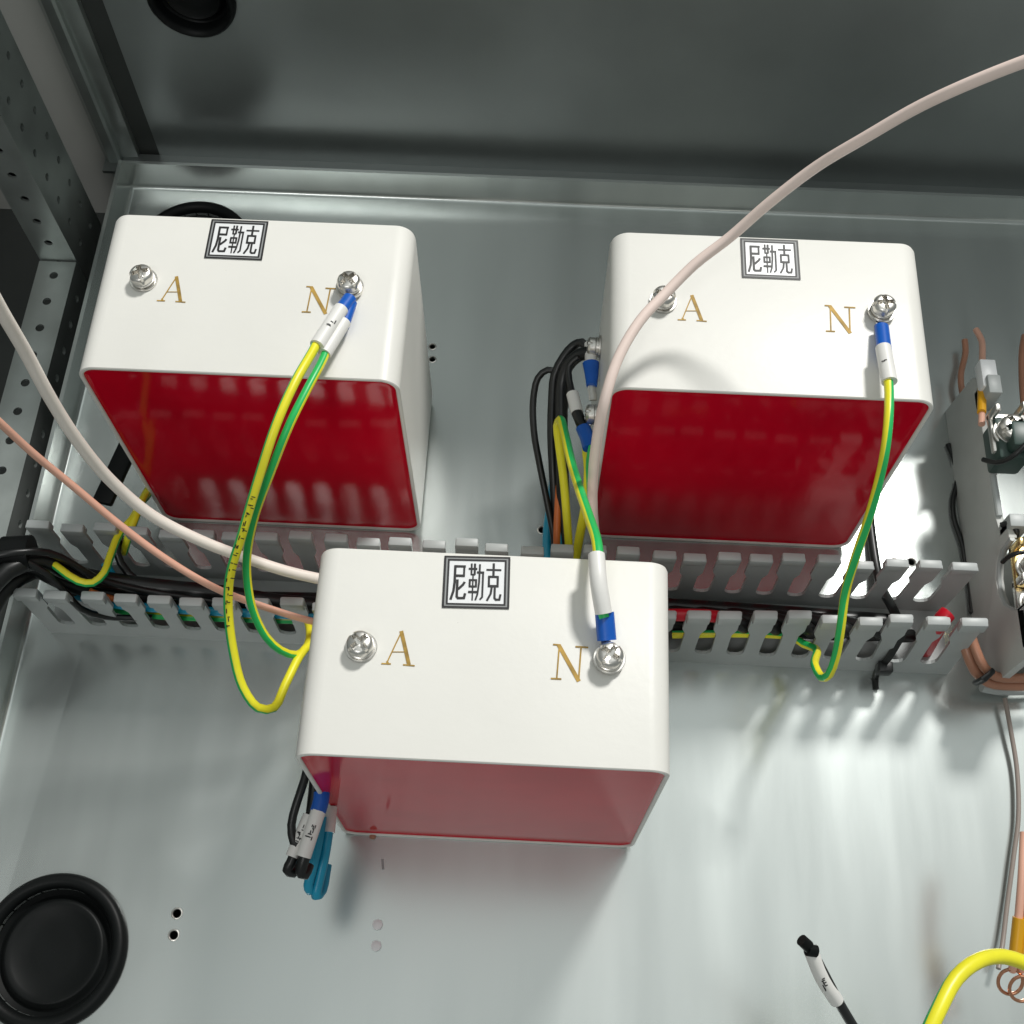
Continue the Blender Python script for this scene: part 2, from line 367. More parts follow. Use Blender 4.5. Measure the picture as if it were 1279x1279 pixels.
def screw_head(name, c, parent, axis=(0, 0, 1), rot=0.3, s=1.1):
    """pan head with a cross recess and a notch across the rim"""
    q = Vector(axis).to_track_quat('Z', 'Y') @ Matrix.Rotation(rot, 3, 'Z').to_quaternion()
    bm = B(); nr, na = 18, 72; r = .0335 * s; rows = []
    def hgt(x, y):
        d = math.hypot(x, y) / r
        z = .045 - .004 * d ** 2 - .008 * d ** 8
        ax, ay = abs(x) / r, abs(y) / r
        cr = (ax < .19 and ay < .66) or (ay < .19 and ax < .66)
        if cr: z -= .024 * (1 - .3 * max(ax, ay))
        if ax < .10 and ay > .78: z -= .010
        if ay < .10 and ax > .78: z -= .010
        return z * s
    for i in range(1, nr + 1):
        rad = r * i / nr
        row = []
        for k in range(na):
            a = 2 * math.pi * k / na; hexr = 1 - .05 * (i == nr) * (0.5 + .5 * math.cos(6 * a))
            x, y = rad * math.cos(a) * hexr, rad * math.sin(a) * hexr
            row.append(bm.verts.new(Vector(c) + q @ Vector((x, y, hgt(x, y)))))
        rows.append(row)
    cv = bm.verts.new(Vector(c) + q @ Vector((0, 0, hgt(0, 0))))
    for k in range(na): bm.faces.new((cv, rows[0][k], rows[0][(k + 1) % na]))
    for a, b in zip(rows, rows[1:]):
        for k in range(na): bm.faces.new((a[k], b[k], b[(k + 1) % na], a[(k + 1) % na]))
    low = [bm.verts.new(Vector(c) + q @ Vector((rr_.x, rr_.y, .018 * s))) for rr_ in [q.inverted() @ (v.co - Vector(c)) for v in rows[-1]]]
    for k in range(na): bm.faces.new((rows[-1][k], low[k], low[(k + 1) % na], rows[-1][(k + 1) % na]))
    o = link(name, bm, M['nickel'], parent, angle=28)
    bm = B(); lathe(bm, [(.040 * s, 0.0005), (.040 * s, .006), (.039 * s, .007), (.031 * s, .007), (.031 * s, .009), (.034 * s, .010), (.034 * s, .016), (.030 * s, .018), (.030 * s, .020)], c, axis, 40)
    link('washer', bm, M['nickel'], o)
    return o

def make_block(lx, lrot, first=False):
    t = empty('potted_block', (0, 0, 0))
    bm = B()
    loops = []
    for inset, y in ((.012, 0), (.0035, -.0035), (0, -.012), (0, -H_ + .003), (.003, -H_), (.0105, -H_), (.0135, -H_ + .003), (.0135, -H_ + .03)):
        loops.append([bm.verts.new(p) for p in rr(inset, y)])
    n = len(loops[0])
    for a, b in zip(loops, loops[1:]):
        for i in range(n): bm.faces.new((a[i], a[(i + 1) % n], b[(i + 1) % n], b[i]))
    bm.faces.new(loops[0]); bm.faces.new(loops[-1][::-1])
    link('housing', bm, M['abs'], t, angle=40)
    # resin: poured surface with a faint meniscus
    bm = B(); lv = []
    for inset, y in ((.0137, -H_ + .006), (.020, -H_ + .0085), (.032, -H_ + .0095), (.06, -H_ + .0095)):
        lv.append([bm.verts.new(p) for p in rr(inset if inset < .05 else .05, y)])
    for a, b in zip(lv, lv[1:]):
        for i in range(n): bm.faces.new((a[i], a[(i + 1) % n], b[(i + 1) % n], b[i]))
    bm.faces.new(lv[-1])
    link('resin_fill', bm, M['resin'], t, angle=60)
    # name label
    c = Vector((lx, -.091, D_))
    def g(p):
        v = fL.fn(p); v.rotate(Matrix.Rotation(lrot, 2)); return v + c.xy
    f = Map(g, .00020)
    bm = B(); prism(bm, [Vector((*f(p), D_ + .0004)) for p in ((172, 158), (1096, 158), (1096, 952), (172, 952))], (0, 0, .001))
    lab = link('name_label', bm, M['paper'], t, smooth=False)
    bm = B(); frame(bm, 186, 172, 1084, 938, 26, f, D_ + .0015); frame(bm, 236, 218, 1034, 892, 24, f, D_ + .0015)
    link('label_border', bm, M['ink'], lab, smooth=False)
    bm = B(); frame(bm, 211, 196, 1059, 914, 24, f, D_ + .0012)
    link('label_border', bm, M['ink_grey'], lab, smooth=False)
    for ch in (CH1, CH2, CH3):
        bm = B()
        for k, s_ in enumerate(ch): strokes(bm, [s_], f, D_ + .0015 + k * .00006)
        link('label_character', bm, M['ink'], lab, smooth=False)
    for nm, ls, f in (('letter_a', LET_A, fA), ('letter_n', LET_N, fN)):
        bm = B()
        for k, s_ in enumerate(ls): strokes(bm, [s_], f, D_ + .0003 + k * .00006)
        link(nm, bm, M['gold'], t, smooth=False)
    return t
SA = [(.157, -.268), (.166, -.277), (.152, -.299)]
SN = [(.817, -.27), (.850, -.285), (.830, -.303)]
LX = [(.428, 0.0), (.513, 0.0), (.456, R(1.4))]
ORG = [Vector((-0.045, 0.5534, 0)), Vector((1.5981, 0.5633, 0)), B3]
BL = ['upper left ivory block with red resin underside and two earth wires on its N screw',
      'right ivory block with red resin underside crossed by a pale pink cable',
      'front centre ivory block overlapping the duct, its underside lit pinkish red']
for i in range(3):
    t = make_block(*LX[i]); tag(t, BL[i], 'potted block', 'ivory cast blocks marked A and N')
    for s_, rot in ((SA[i], .35 + i), (SN[i], .8 - i * .7)):
        lift = .012 if s_ is SN[i] else 0
        screw_head('terminal_screw', Vector((s_[0], s_[1], D_ + .001 + lift)), t, rot=rot)
    # side terminals on the left wall
    for y, z in ((-.14, .62), (-.42, .62)):
        screw_head('side_terminal', Vector((-.001, y, z)), t, axis=(-1, 0, 0), rot=.4 + i)
    if i == 2:
        bm = B(); lathe(bm, [(.011, 0), (.012, .004), (.008, .009), (.0005, .010)], (.103, -H_ - .002, .002), n=16); link('resin_drip', bm, M['copper'], t)
    t.location = ORG[i]
def FS(i, which, dz=0):                             # scene position of a face screw
    s_ = (SA if which == 'A' else SN)[i]; return ORG[i] + Vector((s_[0], s_[1], D_ + dz))

# ------------------------------------------------------------------ slotted duct
DX0, DX1, DH = -0.39, 2.93, 0.395
duct = empty('cable_duct', (1.27, -0.4, 0), 'long grey slotted wiring duct crossing the plate behind the front block', 'cable duct')
def duct_wall(name, y, side, lean, seed):
    rnd = random.Random(seed); bm = B(); th = .012
    xs = [2.015 + .1152 * k for k in range(-20, 8)]
    pts = [(DX0, 0), (DX1, 0)]; fingers = []
    right = DX1
    pts.append((DX1, DH))
    for c in xs[::-1]:
        hn, hb = .017, .031
        pts += [(c + hn, DH)] + [(c + hn, .285), (c + hb, .25), (c + hb, .125)]
        for a in (30, 60, 90, 120, 150): pts.append((c + hb * math.cos(R(a)), .125 - hb * .9 * math.sin(R(a))))
        pts += [(c - hb, .125), (c - hb, .25), (c - hn, .285), (c - hn, DH)]
        fingers.append((c + hn, right)); right = c - hn
    pts.append((DX0, DH)); fingers.append((DX0, right))
    prism(bm, [(x, y, z) for x, z in pts], (0, -th * side, 0))
    for a, b in fingers:                                     # rounded snap lip along each finger
        if b - a < .02: continue
        box(bm, (a + .001, min(y - side * .030, y + side * .003), DH - .042), (b - .001, max(y - side * .030, y + side * .003), DH + .006), .006)
    fl = [(a, b, rnd.uniform(-.010, .010), rnd.uniform(-.008, .008)) for a, b in fingers]
    for v in bm.verts:
        k = min(range(len(fl)), key=lambda i: abs((fl[i][0] + fl[i][1]) / 2 - v.co.x))
        s = max(0, v.co.z - .1) / .3
        v.co.y += s * (lean(v.co.x) + fl[k][2]); v.co.x += s * fl[k][3]
        if name == 'front_wall': v.co.z *= 1 + max(0, (v.co.x - 1.8)) * .07
    return link(name, bm, M['pvc'], duct, angle=25)
duct_wall('front_wall', -.515, 1, lambda x: -.004 + max(0, x) * .018, 3)
duct_wall('back_wall', -.285, -1, lambda x: 0.0, 5)
bm = B(); box(bm, (DX0, -.515, .001), (DX1, -.285, .012)); link('duct_floor', bm, M['pvc'], duct)

bm = B(); prism(bm, [P(476, 1073, .0008), P(479, 1073, .0008), P(480, 1086, .0008), P(477, 1086, .0008)], (0, 0, .0008)); link('scratch_mark', bm, M['ink_grey'], plate)  # thin grey stroke on the plate
# ------------------------------------------------------------------ wires
def wire(name, label, cat, pts, r, m, group=None, stripe=None, n=20, step=.025, up=(0, 0, 1)):
    o = empty(name, pts[0], label, cat, group)
    bm = B(); path = tube(bm, pts, r, n, stripe, step, up=up)
    ins = link('insulation', bm, m, o, angle=80)
    return o, path
YG = [M['yellow'], M['green']]
def glyphs(bm, base, u, v, nrm, count, h, rnd):
    """small illegible printing, as dark strokes lying on a sleeve"""
    for k in range(count):
        o = base + u * (k - (count - 1) / 2) * h * .8
        for j in range(rnd.choice((2, 3, 3))):
            a = o + u * rnd.uniform(-.3, .3) * h + v * rnd.uniform(-.5, .2) * h
            d = (v if rnd.random() < .55 else u) * h * rnd.uniform(.4, .8)
            s = (u if d.normalized().dot(v) > .5 else v) * h * .09
            q = [a - s, a + s, a + s + d, a - s + d]
            prism(bm, q, nrm * .0008)
def sleeve(o, a, b, r, mk=True, seed=1, name='marker_sleeve', m=None, rot=0.0, flat=False, bend=None):
    a, b = Vector(a), Vector(b); bm = B()
    tube(bm, [a, bend, b] if bend is not None else [a, b], r, 22)
    s = link(name, bm, m or M['sleeve'], o, angle=50)
    if mk:
        u = (b - a).normalized(); c = Vector(bend) if bend is not None else (a + b) / 2; view = (CAMPOS - c).normalized()
        nrm = (view - u * view.dot(u)).normalized(); nrm = Matrix.Rotation(rot, 3, u) @ nrm; v = nrm.cross(u)
        bm = B(); glyphs(bm, c + nrm * (r + .0003), u, v, nrm, mk if mk is not True else 2, r * .8, random.Random(seed))
        link('sleeve_print', bm, M['ink'], s, smooth=False)
    return s
def lug(o, base, tip, r=.021, eye=None):
    """blue insulated crimp from base (wire side) to tip, metal ring tongue on to eye"""
    base, tip = Vector(base), Vector(tip); bm = B(); mid = base.lerp(tip, .55)
    u = (tip - base).normalized()
    tube(bm, [base, base.lerp(tip, .33), mid, tip], r, 24, squash=.82, step=.012)
    l = link('lug_insulation', bm, M['blue'], o, angle=50)
    if eye is not None:
        eye = Vector(eye); bm = B(); n = 28; d = (eye - tip); d.z = 0; L = max(d.length, .001); d.normalize(); s = Vector((-d.y, d.x, 0))
        z0, z1 = eye.z - .0035, eye.z + .0035
        out = [tip.lerp(eye, -.3) - s * .012, ]
        ring_pts = [eye + Vector((math.cos(a), math.sin(a), 0)) * .041 for a in [math.atan2(-d.y, -d.x) + .35 + i * (2 * math.pi - .7) / n for i in range(n + 1)]]
        pts = [tip - d * .01 + s * .013] + [] 
        poly = [tip - d * .01 - s * .013] + ring_pts + [tip - d * .01 + s * .013]
        if (ring_pts[0] - eye).dot(s) > 0: poly = [poly[-1]] + ring_pts + [poly[0]]
        prism(bm, [Vector((p.x, p.y, z0)) for p in poly], (0, 0, z1 - z0))
        link('ring_tongue', bm, M['nickel'], o, angle=40)
    return l

G_E = 'green and yellow earth wires'
# --- two earth wires of the upper left block
e1 = FS(0, 'N', .008)
def Q(*l): return [P(*p) for p in l]
o, _ = wire('earth_wire', 'yellow and green earth wire looping lowest, from the left block N screw under the duct', 'wire',
     Q((402, 415, 1.17), (392, 436, 1.19), (368, 478, 1.22), (345, 530, 1.20), (322, 600, 1.10), (302, 668, .98), (287, 720, .88), (285, 760, .80), (291, 812, .72), (303, 858, .66), (322, 884, .62), (342, 884, .58), (356, 856, .54), (374, 820, .50), (386, 806, .46), (402, 800, .40)), .0142, YG, G_E, stripe=(0.6, 5, -.55))
rnd = random.Random(2); bm = B(); i = 22
pth = _
while i < len(pth) - 2:
    L_ = (pth[i] - pth[0]).length
    if (.28 < L_ < .95) or (1.25 < L_ < 1.45):
        c = pth[i]; u = (pth[i + 1] - c).normalized(); vw = (CAMPOS - c).normalized(); nrm = (vw - u * vw.dot(u)).normalized()
        glyphs(bm, c + nrm * .0144, u, nrm.cross(u), nrm, 1, .016, rnd)
    i += 1
tag(link('cable_print', bm, M['ink'], o, smooth=False), kind='stuff')
a, b = P(396, 432, 1.185), P(426, 386, 1.150)
sleeve(o, a, b, .0235, 2, 4); lug(o, P(420, 395, 1.15), P(437, 372, 1.125), .0215, e1)
o, _ = wire('earth_wire', 'inner earth wire hanging beside the lowest loop from the left block N screw', 'wire',
     Q((414, 420, 1.15), (404, 448, 1.17), (385, 484, 1.19), (362, 530, 1.18), (338, 590, 1.08), (318, 645, .96), (309, 690, .86), (309, 725, .78), (316, 762, .70), (332, 795, .62), (350, 812, .56), (370, 818, .50), (384, 806, .44), (387, 790, .40), (384, 775, .34)), .0132, YG, G_E, stripe=(-.8, 6, -.5))
sleeve(o, P(405, 442, 1.165), P(430, 402, 1.140), .0215, 0); lug(o, P(428, 408, 1.135), P(438, 378, 1.115), .0205, e1 + Vector((0, 0, -.007)))
# --- right block
e2 = FS(1, 'N', .006)
o, _ = wire('earth_wire', 'yellow and green earth wire hanging from the right block N screw into the duct front', 'wire',
     Q((1106, 455, 1.16), (1110, 480, 1.17), (1110, 520, 1.18), (1106, 560, 1.15), (1098, 600, 1.08), (1084, 650, .98), (1068, 698, .88), (1056, 740, .78), (1050, 785, .70), (1044, 820, .62), (1036, 842, .56), (1026, 846, .50), (1018, 832, .46)) + [Vector((2.385, -.545, .26)), Vector((2.358, -.515, .215)), Vector((2.32, -.485, .20)), Vector((2.15, -.484, .21)), Vector((1.9, -.485, .17))], .0140, YG, G_E, stripe=(-2.0, 5, 2.1))
sleeve(o, P(1111, 477, 1.168), P(1103, 434, 1.150), .0235, 1, 8); lug(o, P(1105, 440, 1.145), P(1101, 408, 1.120), .0225, e2)
# --- front block
e3 = FS(2, 'N', .006)
o, _ = wire('earth_wire', 'earth wire coming down to the front block N screw through a white sleeve', 'wire',
     Q((712, 705, .2), (709, 660, .30), (704, 600, .42), (698, 552, .52), (696, 532, .57), (700, 524, .62), (705, 540, .68), (713, 575, .80), (724, 612, .95), (737, 650, 1.08), (746, 680, 1.17), (749, 720, 1.19), (752, 760, 1.17)), .0150, YG, G_E, stripe=(1.3, 7, .2))
sleeve(o, P(745, 693, 1.190), P(754, 766, 1.165), .0235, 0, bend=P(748, 730, 1.195)); lug(o, P(755, 765, 1.150), P(758, 800, 1.125), .0265, e3)
bm = B(); tube(bm, Q((750, 755, 1.168), (755, 772, 1.158)), .0150, 14); link('insulation_end', bm, M['green'], o)

# --- silicone cables
G_P = 'pale pink silicone cables'
wire('silicone_cable', 'pale pink cable crossing over the right block and rising to the upper right corner', 'cable',
     Q((748, 690, .30), (742, 655, .62), (740, 610, .85), (744, 560, 1.05), (754, 505, 1.19), (772, 448, 1.25), (800, 400, 1.28), (830, 368, 1.30), (868, 330, 1.34), (912, 296, 1.40), (960, 254, 1.50), (1020, 208, 1.62), (1080, 172, 1.74), (1150, 132, 1.86), (1230, 96, 1.98), (1330, 58, 2.1)), .0160, M['pink'], G_P)
wire('silicone_cable', 'thick whitish cable sweeping from the left edge down behind the front block', 'cable',
     Q((-40, 310, 1.95), (0, 385, 1.75), (32, 440, 1.58), (62, 496, 1.42), (98, 552, 1.24), (140, 602, 1.06), (190, 644, .92), (250, 675, .82), (310, 698, .74), (360, 714, .68), (405, 724, .62), (450, 730, .5)), .0180, M['pink_pale'], G_P)
wire('silicone_cable', 'thin salmon pink cable running from the left edge down into the duct', 'cable',
     Q((-30, 500, 1.35), (0, 528, 1.25), (40, 565, 1.12), (90, 606, .98), (150, 656, .84), (210, 700, .73), (270, 735, .64), (330, 758, .55), (390, 776, .48), (430, 782, .40)), .0118, M['salmon'], G_P)

# --- foreground wires at the lower right
wire('earth_wire', 'thick yellow earth wire arching across the lower right corner', 'wire',
     Q((1150, 1310, 1.1), (1172, 1262, 1.1), (1194, 1222, 1.08), (1222, 1200, 1.05), (1255, 1195, 1.0), (1300, 1212, .95), (1340, 1235, .9)),     .0190, YG, G_E, stripe=(-2.5, 5, -2.0))
o, _ = wire('loose_wire', 'loose black wire end with a printed white sleeve, lower right of the bare plate', 'wire',
     Q((1090, 1320, .35), (1064, 1279, .48), (1048, 1252, .55), (1030, 1218, .62), (1016, 1192, .67), (1008, 1182, .69), (1002, 1176, .70)), .0145, M['black'])
sleeve(o, P(1013, 1188, .672), P(1045, 1250, .555), .0205, 3, 12, bend=P(1027, 1222, .618))
bm = B(); tube(bm, Q((1001, 1174, .705), (1010, 1182, .69)), .0165, 16); link('end_cap', bm, M['rubber'], o)
bm = B(); tube(bm, Q((1008, 1186, .69), (1019, 1188, .68)), .0175, 16); link('end_cap', bm, M['rubber'], o)

# --- wires lying in the duct
def lay(name, label, pts, r, m, group=None, cat='wire', **k): return wire(name, label, cat, pts, r, m, group, n=14, step=.04, **k)
lay('black_cable', 'thick black cable bundle entering the duct from the left edge, uppermost', Q((-60, 800, .45), (-20, 745, .50), (10, 712, .52), (50, 700, .46), (90, 716, .36), (140, 726, .27), (200, 734, .24), (280, 742, .22), (380, 756, .2)) + [Vector((1.4, -.38, .17)), Vector((2.1, -.37, .14)), Vector((2.7, -.38, .12))], .032, M['black'], 'black cables entering the duct')
lay('black_cable', 'black cable entering the duct from the left edge, middle of the three', Q((-60, 760, .40), (-10, 720, .44), (30, 706, .42), (80, 728, .30), (140, 742, .22), (220, 746, .18)) + [Vector((0.9, -.40, .14)), Vector((1.6, -.41, .1)), Vector((2.5, -.42, .09))], .028, M['black'], 'black cables entering the duct')
lay('black_cable', 'black cable entering the duct from the left edge, lowest of the three', Q((-50, 820, .34), (-16, 770, .38), (12, 730, .40), (56, 712, .34), (110, 744, .18)) + [Vector((0.3, -.44, .09)), Vector((1.2, -.44, .08)), Vector((2.4, -.35, .07))], .030, M['black'], 'black cables entering the duct')
lay('black_wire', 'thin black wire lying on top of the black cables, left duct end', Q((-30, 700, .56), (20, 690, .56), (60, 690, .50), (90, 704, .42), (120, 722, .35), (170, 736, .28), (230, 746, .24), (300, 756, .2)), .013, M['black'])
lay('black_wire', 'thin black wire dropping from the tape wrap to the front duct wall', Q((30, 700, .52), (58, 716, .46), (84, 742, .36), (100, 760, .28), (130, 770, .2), (190, 772, .16)), .012, M['black'])
lay('black_wire', 'thin black wire crossing from the back wall of the duct near the yellow wires', Q((150, 668, .32), (146, 690, .30), (160, 716, .26), (200, 740, .22), (280, 752, .18)), .014, M['black'])
lay('red_wire', 'short dull red wire between black cables in the left duct', Q((112, 738, .30), (128, 744, .27), (150, 750, .24), (175, 756, .2)), .011, M['orange'])
bm = B(); tube(bm, Q((5, 692, .5), (40, 690, .5)), .06, 16); tag(link('tape_wrap', bm, M['rubber'], origin=P(20, 690, .5)), 'black tape wrap around the cables at the left duct end', 'tape')
lay('earth_wire', 'short yellow earth wire bent among the black cables at the left duct end', Q((40, 690, .43), (60, 700, .44), (98, 726, .43), (116, 728, .42), (130, 716, .42), (136, 700, .40), (150, 665, .35), (164, 650, .34), (178, 626, .26), (196, 606, .15)), .014, YG, G_E, stripe=(.5, 4, .8))
lay('earth_wire', 'yellow earth wire running from behind the upper left block down into the duct', Q((196, 596, .15), (180, 620, .26), (170, 645, .34), (160, 672, .34), (155, 690, .25)), .014, YG, G_E, stripe=(2.5, 5, .5))
bm = B(); box(bm, (0, 0, 0), (.075, .33, .03), .01)
bmesh.ops.rotate(bm, verts=bm.verts, cent=(0, 0, 0), matrix=Matrix.Rotation(R(-12), 3, 'Z')); bmesh.ops.translate(bm, verts=bm.verts, vec=Vector((-.215, -.13, .30)))
tag(link('tape_wrap', bm, M['rubber'], origin=(-.2, -.1, .3)), 'black tape strip beside the yellow wires under the upper left block', 'tape')
lay('cyan_wire', 'cyan wire lying in the left half of the duct, upper of the two', Q((132, 704, .30), (142, 722, .25), (165, 738, .2)) + [Vector((.1, -.40, .18)), Vector((.5, -.46, .2)), Vector((.9, -.47, .15))], .017, M['cyan'], 'cyan wires in the duct')
lay('cyan_wire', 'cyan wire pressed against the duct front slots, lower of the two', [Vector((-.30, -.44, .20)), Vector((-.1, -.485, .22)), Vector((.2, -.488, .20)), Vector((.5, -.485, .19)), Vector((.9, -.47, .15))], .016, M['cyan'], 'cyan wires in the duct')
lay('green_wire', 'green and yellow wire behind the left duct slots', [Vector((-.2, -.46, .14)), Vector((0, -.487, .135)), Vector((.3, -.489, .14)), Vector((.6, -.485, .145)), Vector((.9, -.47, .12))], .015, YG, None, stripe=(0, 8, .6))
lay('red_wire', 'red wire lying behind the duct front just right of the front block', Q((800, 770, .33), (845, 768, .34), (895, 770, .33)) + [Vector((2.06, -.46, .27)), Vector((2.13, -.42, .15))], .022, M['red'])
lay('red_wire', 'short red wire end seen through the last duct slot on the right', [PY(1184, 766, -.45), PY(1178, 772, -.465), PY(1166, 792, -.465), PY(1155, 812, -.44)], .029, M['red'])
for k, xx in enumerate((2.10, 2.21, 2.33, 2.47, 2.58)):
    lay('black_wire', ['first', 'second', 'third', 'fourth', 'fifth'][k] + ' black wire turning down inside the duct, counted from the front block', [Vector((xx - .25, -.38, .14)), Vector((xx - .06, -.43, .22)), Vector((xx + .02, -.47, .27)), Vector((xx + .08, -.45, .16)), Vector((xx + .2, -.42, .1))], .024, M['black'], 'black wires in the right half of the duct')
wire('black_cable', 'black cable running straight down the plate beside the right block into the duct', 'wire', [Vector((2.69, .75, .02)), Vector((2.69, .35, .022)), Vector((2.692, .0, .022)), Vector((2.695, -.2, .06)), Vector((2.70, -.34, .16)), Vector((2.71, -.42, .2))], .0175, M['black'])
zt = empty('cable_tie', (2.66, -.53, .1), 'black cable tie fastened through the duct front slot', 'cable tie')
bm = B(); tube(bm, [Vector((2.70, -.47, .25)), Vector((2.665, -.535, .17)), Vector((2.655, -.545, .08)), Vector((2.66, -.56, .01)), Vector((2.66, -.60, .005))], .013, 10, squash=.5); link('strap', bm, M['black'], zt)
bm = B(); box(bm, (2.638, -.575, .085), (2.69, -.535, .14), .006); link('tie_head', bm, M['black'], zt)

# --- bundle at the left wall of the right block
G_B = 'bundle of wires left of the right block'
def bun(name, label, pts, r, m, **k): return wire(name, label, 'wire', Q(*pts), r, m, G_B, n=16, **k)
bun('black_wire', 'thin black wire looping widest on the left of the right block', [(694, 700, .2), (692, 672, .25), (684, 630, .30), (674, 580, .36), (667, 540, .40), (666, 500, .44), (672, 472, .48), (684, 462, .50), (696, 466, .50), (704, 480, .48), (706, 510, .45)], .0125, M['black'])
bun('black_wire', 'thick black wire rising beside the loop left of the right block', [(696, 700, .2), (694, 640, .28), (691, 590, .36), (689, 540, .42), (690, 500, .46), (693, 468, .50), (704, 446, .54), (716, 432, .56), (727, 428, .58), (733, 436, .58)], .0165, M['black'])
bun('black_wire', 'short heavy black wire at the middle of the bundle', [(706, 700, .2), (704, 640, .3), (702, 580, .40), (701, 520, .46), (702, 480, .5), (708, 458, .54), (722, 444, .58), (736, 440, .6)], .024, M['black'])
bun('cyan_wire', 'dull cyan wire in the bundle beside the right block', [(684, 705, .2), (684, 665, .2), (690, 620, .26), (694, 570, .32), (697, 520, .36)], .018, M['cyan'])
bun('cyan_wire', 'second cyan wire low in the bundle, right of the orange one', [(702, 705, .2), (699, 668, .26), (700, 630, .3), (704, 590, .33)], .014, M['cyan'])
bun('orange_wire', 'orange wire seen low in the bundle', [(695, 690, .24), (696, 650, .30), (698, 610, .34), (700, 560, .38), (704, 540, .38)], .013, M['orange'])
bun('earth_wire', 'yellow and green wire curving up to the lower blue lug of the right block', [(718, 706, .2), (724, 670, .30), (733, 620, .46), (735, 585, .52), (733, 560, .58), (737, 552, .61)], .0165, YG, stripe=(1.2, 8, .2))
bun('earth_wire', 'bright yellow wire nearest the right block red face', [(745, 700, .2), (742, 660, .40), (738, 610, .56), (737, 575, .62), (740, 558, .63)], .0145, YG, stripe=(3.4, 5, .2))
# lugs on the side terminals
o = empty('lug_connector', P(738, 465, .62), 'upper blue crimp lug with white sleeve on the side of the right block', 'lug', 'blue lugs on the block sides')
sleeve(o, P(737, 430, .60), P(738, 456, .61), .021, 0); 
bm = B(); tube(bm, [P(738, 454, .61), P(739, 468, .615), P(739, 482, .62)], (.030, .019), 20, squash=.8); link('lug_insulation', bm, M['blue'], o)
bm = B(); tube(bm, [P(739, 482, .62), P(741, 500, .62)], .014, 12, squash=.35); link('ring_tongue', bm, M['nickel'], o)
o = empty('lug_connector', P(730, 540, .62), 'lower blue crimp lug with black sleeve on the side of the right block', 'lug', 'blue lugs on the block sides')
sleeve(o, P(715, 492, .58), P(721, 516, .59), .022, 0)
bm = B(); tube(bm, [P(716, 495, .58), P(711, 475, .58), P(711, 456, .6), P(722, 446, .62)], .012, 14); link('insulation', bm, M['black'], o)
bm = B(); tube(bm, [P(720, 514, .59), P(729, 536, .60)], .020, 16); link('sleeve', bm, M['black'], o)
bm = B(); tube(bm, [P(728, 534, .60), P(734, 548, .61), P(737, 560, .62)], .026, 16, squash=.8); link('lug_insulation', bm, M['blue'], o)
# --- wires at the left wall of the front block
G_F = 'wires hanging at the left side of the front block'
def fb(name, label, pts, r, m, **k): return wire(name, label, 'wire', Q(*pts), r, m, G_F, n=16, **k)
o, _ = fb('black_wire', 'outermost black wire bent back into a printed white sleeve beside the front block', [(386, 950, .62), (380, 975, .62), (370, 1005, .60), (364, 1030, .58), (367, 1052, .57), (372, 1056, .57)], .013, M['black'])
o, _ = fb('black_wire', 'black wire hooking upward below the printed white sleeve, leftmost', [(382, 1030, .56), (372, 1056, .56), (364, 1076, .55), (359, 1086, .54), (366, 1090, .52), (372, 1080, .50)], .0155, M['black'])
sleeve(o, P(364, 1070, .56), P(386, 1018, .57), .0185, 4, 21)
o, _ = fb('black_wire', 'black wire below the broader white sleeve beside the front block', [(396, 1020, .60), (387, 1050, .58), (380, 1072, .57), (376, 1088, .55), (380, 1092, .54), (385, 1080, .53)], .0180, M['black'])
sleeve(o, P(379, 1070, .575), P(398, 1012, .60), .0225, 3, 33)
bm = B(); tube(bm, Q((397, 1014, .60), (401, 1000, .60), (402, 990, .6)), .0245, 16, squash=.85); link('lug_insulation', bm, M['blue'], o)
bm = B(); tube(bm, Q((389, 1016, .58), (392, 990, .58), (394, 965, .6)), .0175, 16); link('sleeve', bm, M['black'], o)
o, _ = fb('cyan_wire', 'left limb of the cyan wires hanging lowest beside the front block', [(402, 1020, .45), (398, 1050, .44), (390, 1085, .42), (385, 1105, .40), (387, 1112, .38), (392, 1106, .36), (400, 1070, .35), (406, 1035, .34)], .0150, M['cyan'])
o, _ = fb('cyan_wire', 'right limb of the cyan wires hanging lowest beside the front block', [(411, 1020, .42), (409, 1045, .42), (404, 1075, .40), (397, 1105, .38), (395, 1118, .37), (402, 1112, .34), (408, 1080, .33)], .0165, M['cyan'])
sleeve(o, P(410, 1040, .42), P(413, 1008, .42), .0205, 0)

# ------------------------------------------------------------------ terminal carrier at the right edge
car = empty('terminal_carrier', (3.04, 0, 0), 'grey moulded terminal carrier with a curved cut-out at the right edge', 'terminal carrier')
XC = 3.045
prof = [(.60, 0), (.57, .30), (.52, .39), (.41, .33), (.30, .33), (.27, .37), (.15, .385), (.13, .33), (-.04, .335), (-.10, .35), (-.10, .42), (-.16, .42)]
prof += [(-.17, .33), (-.20, .285), (-.25, .262), (-.31, .264), (-.36, .29), (-.41, .36), (-.44, .455), (-.55, .45), (-.60, .40), (-.60, .15), (-.55, 0)]
bm = B(); prism(bm, [(XC, y, z) for y, z in prof], (.03, 0, 0), .004); link('side_panel', bm, M['pvc2'], car, angle=30)
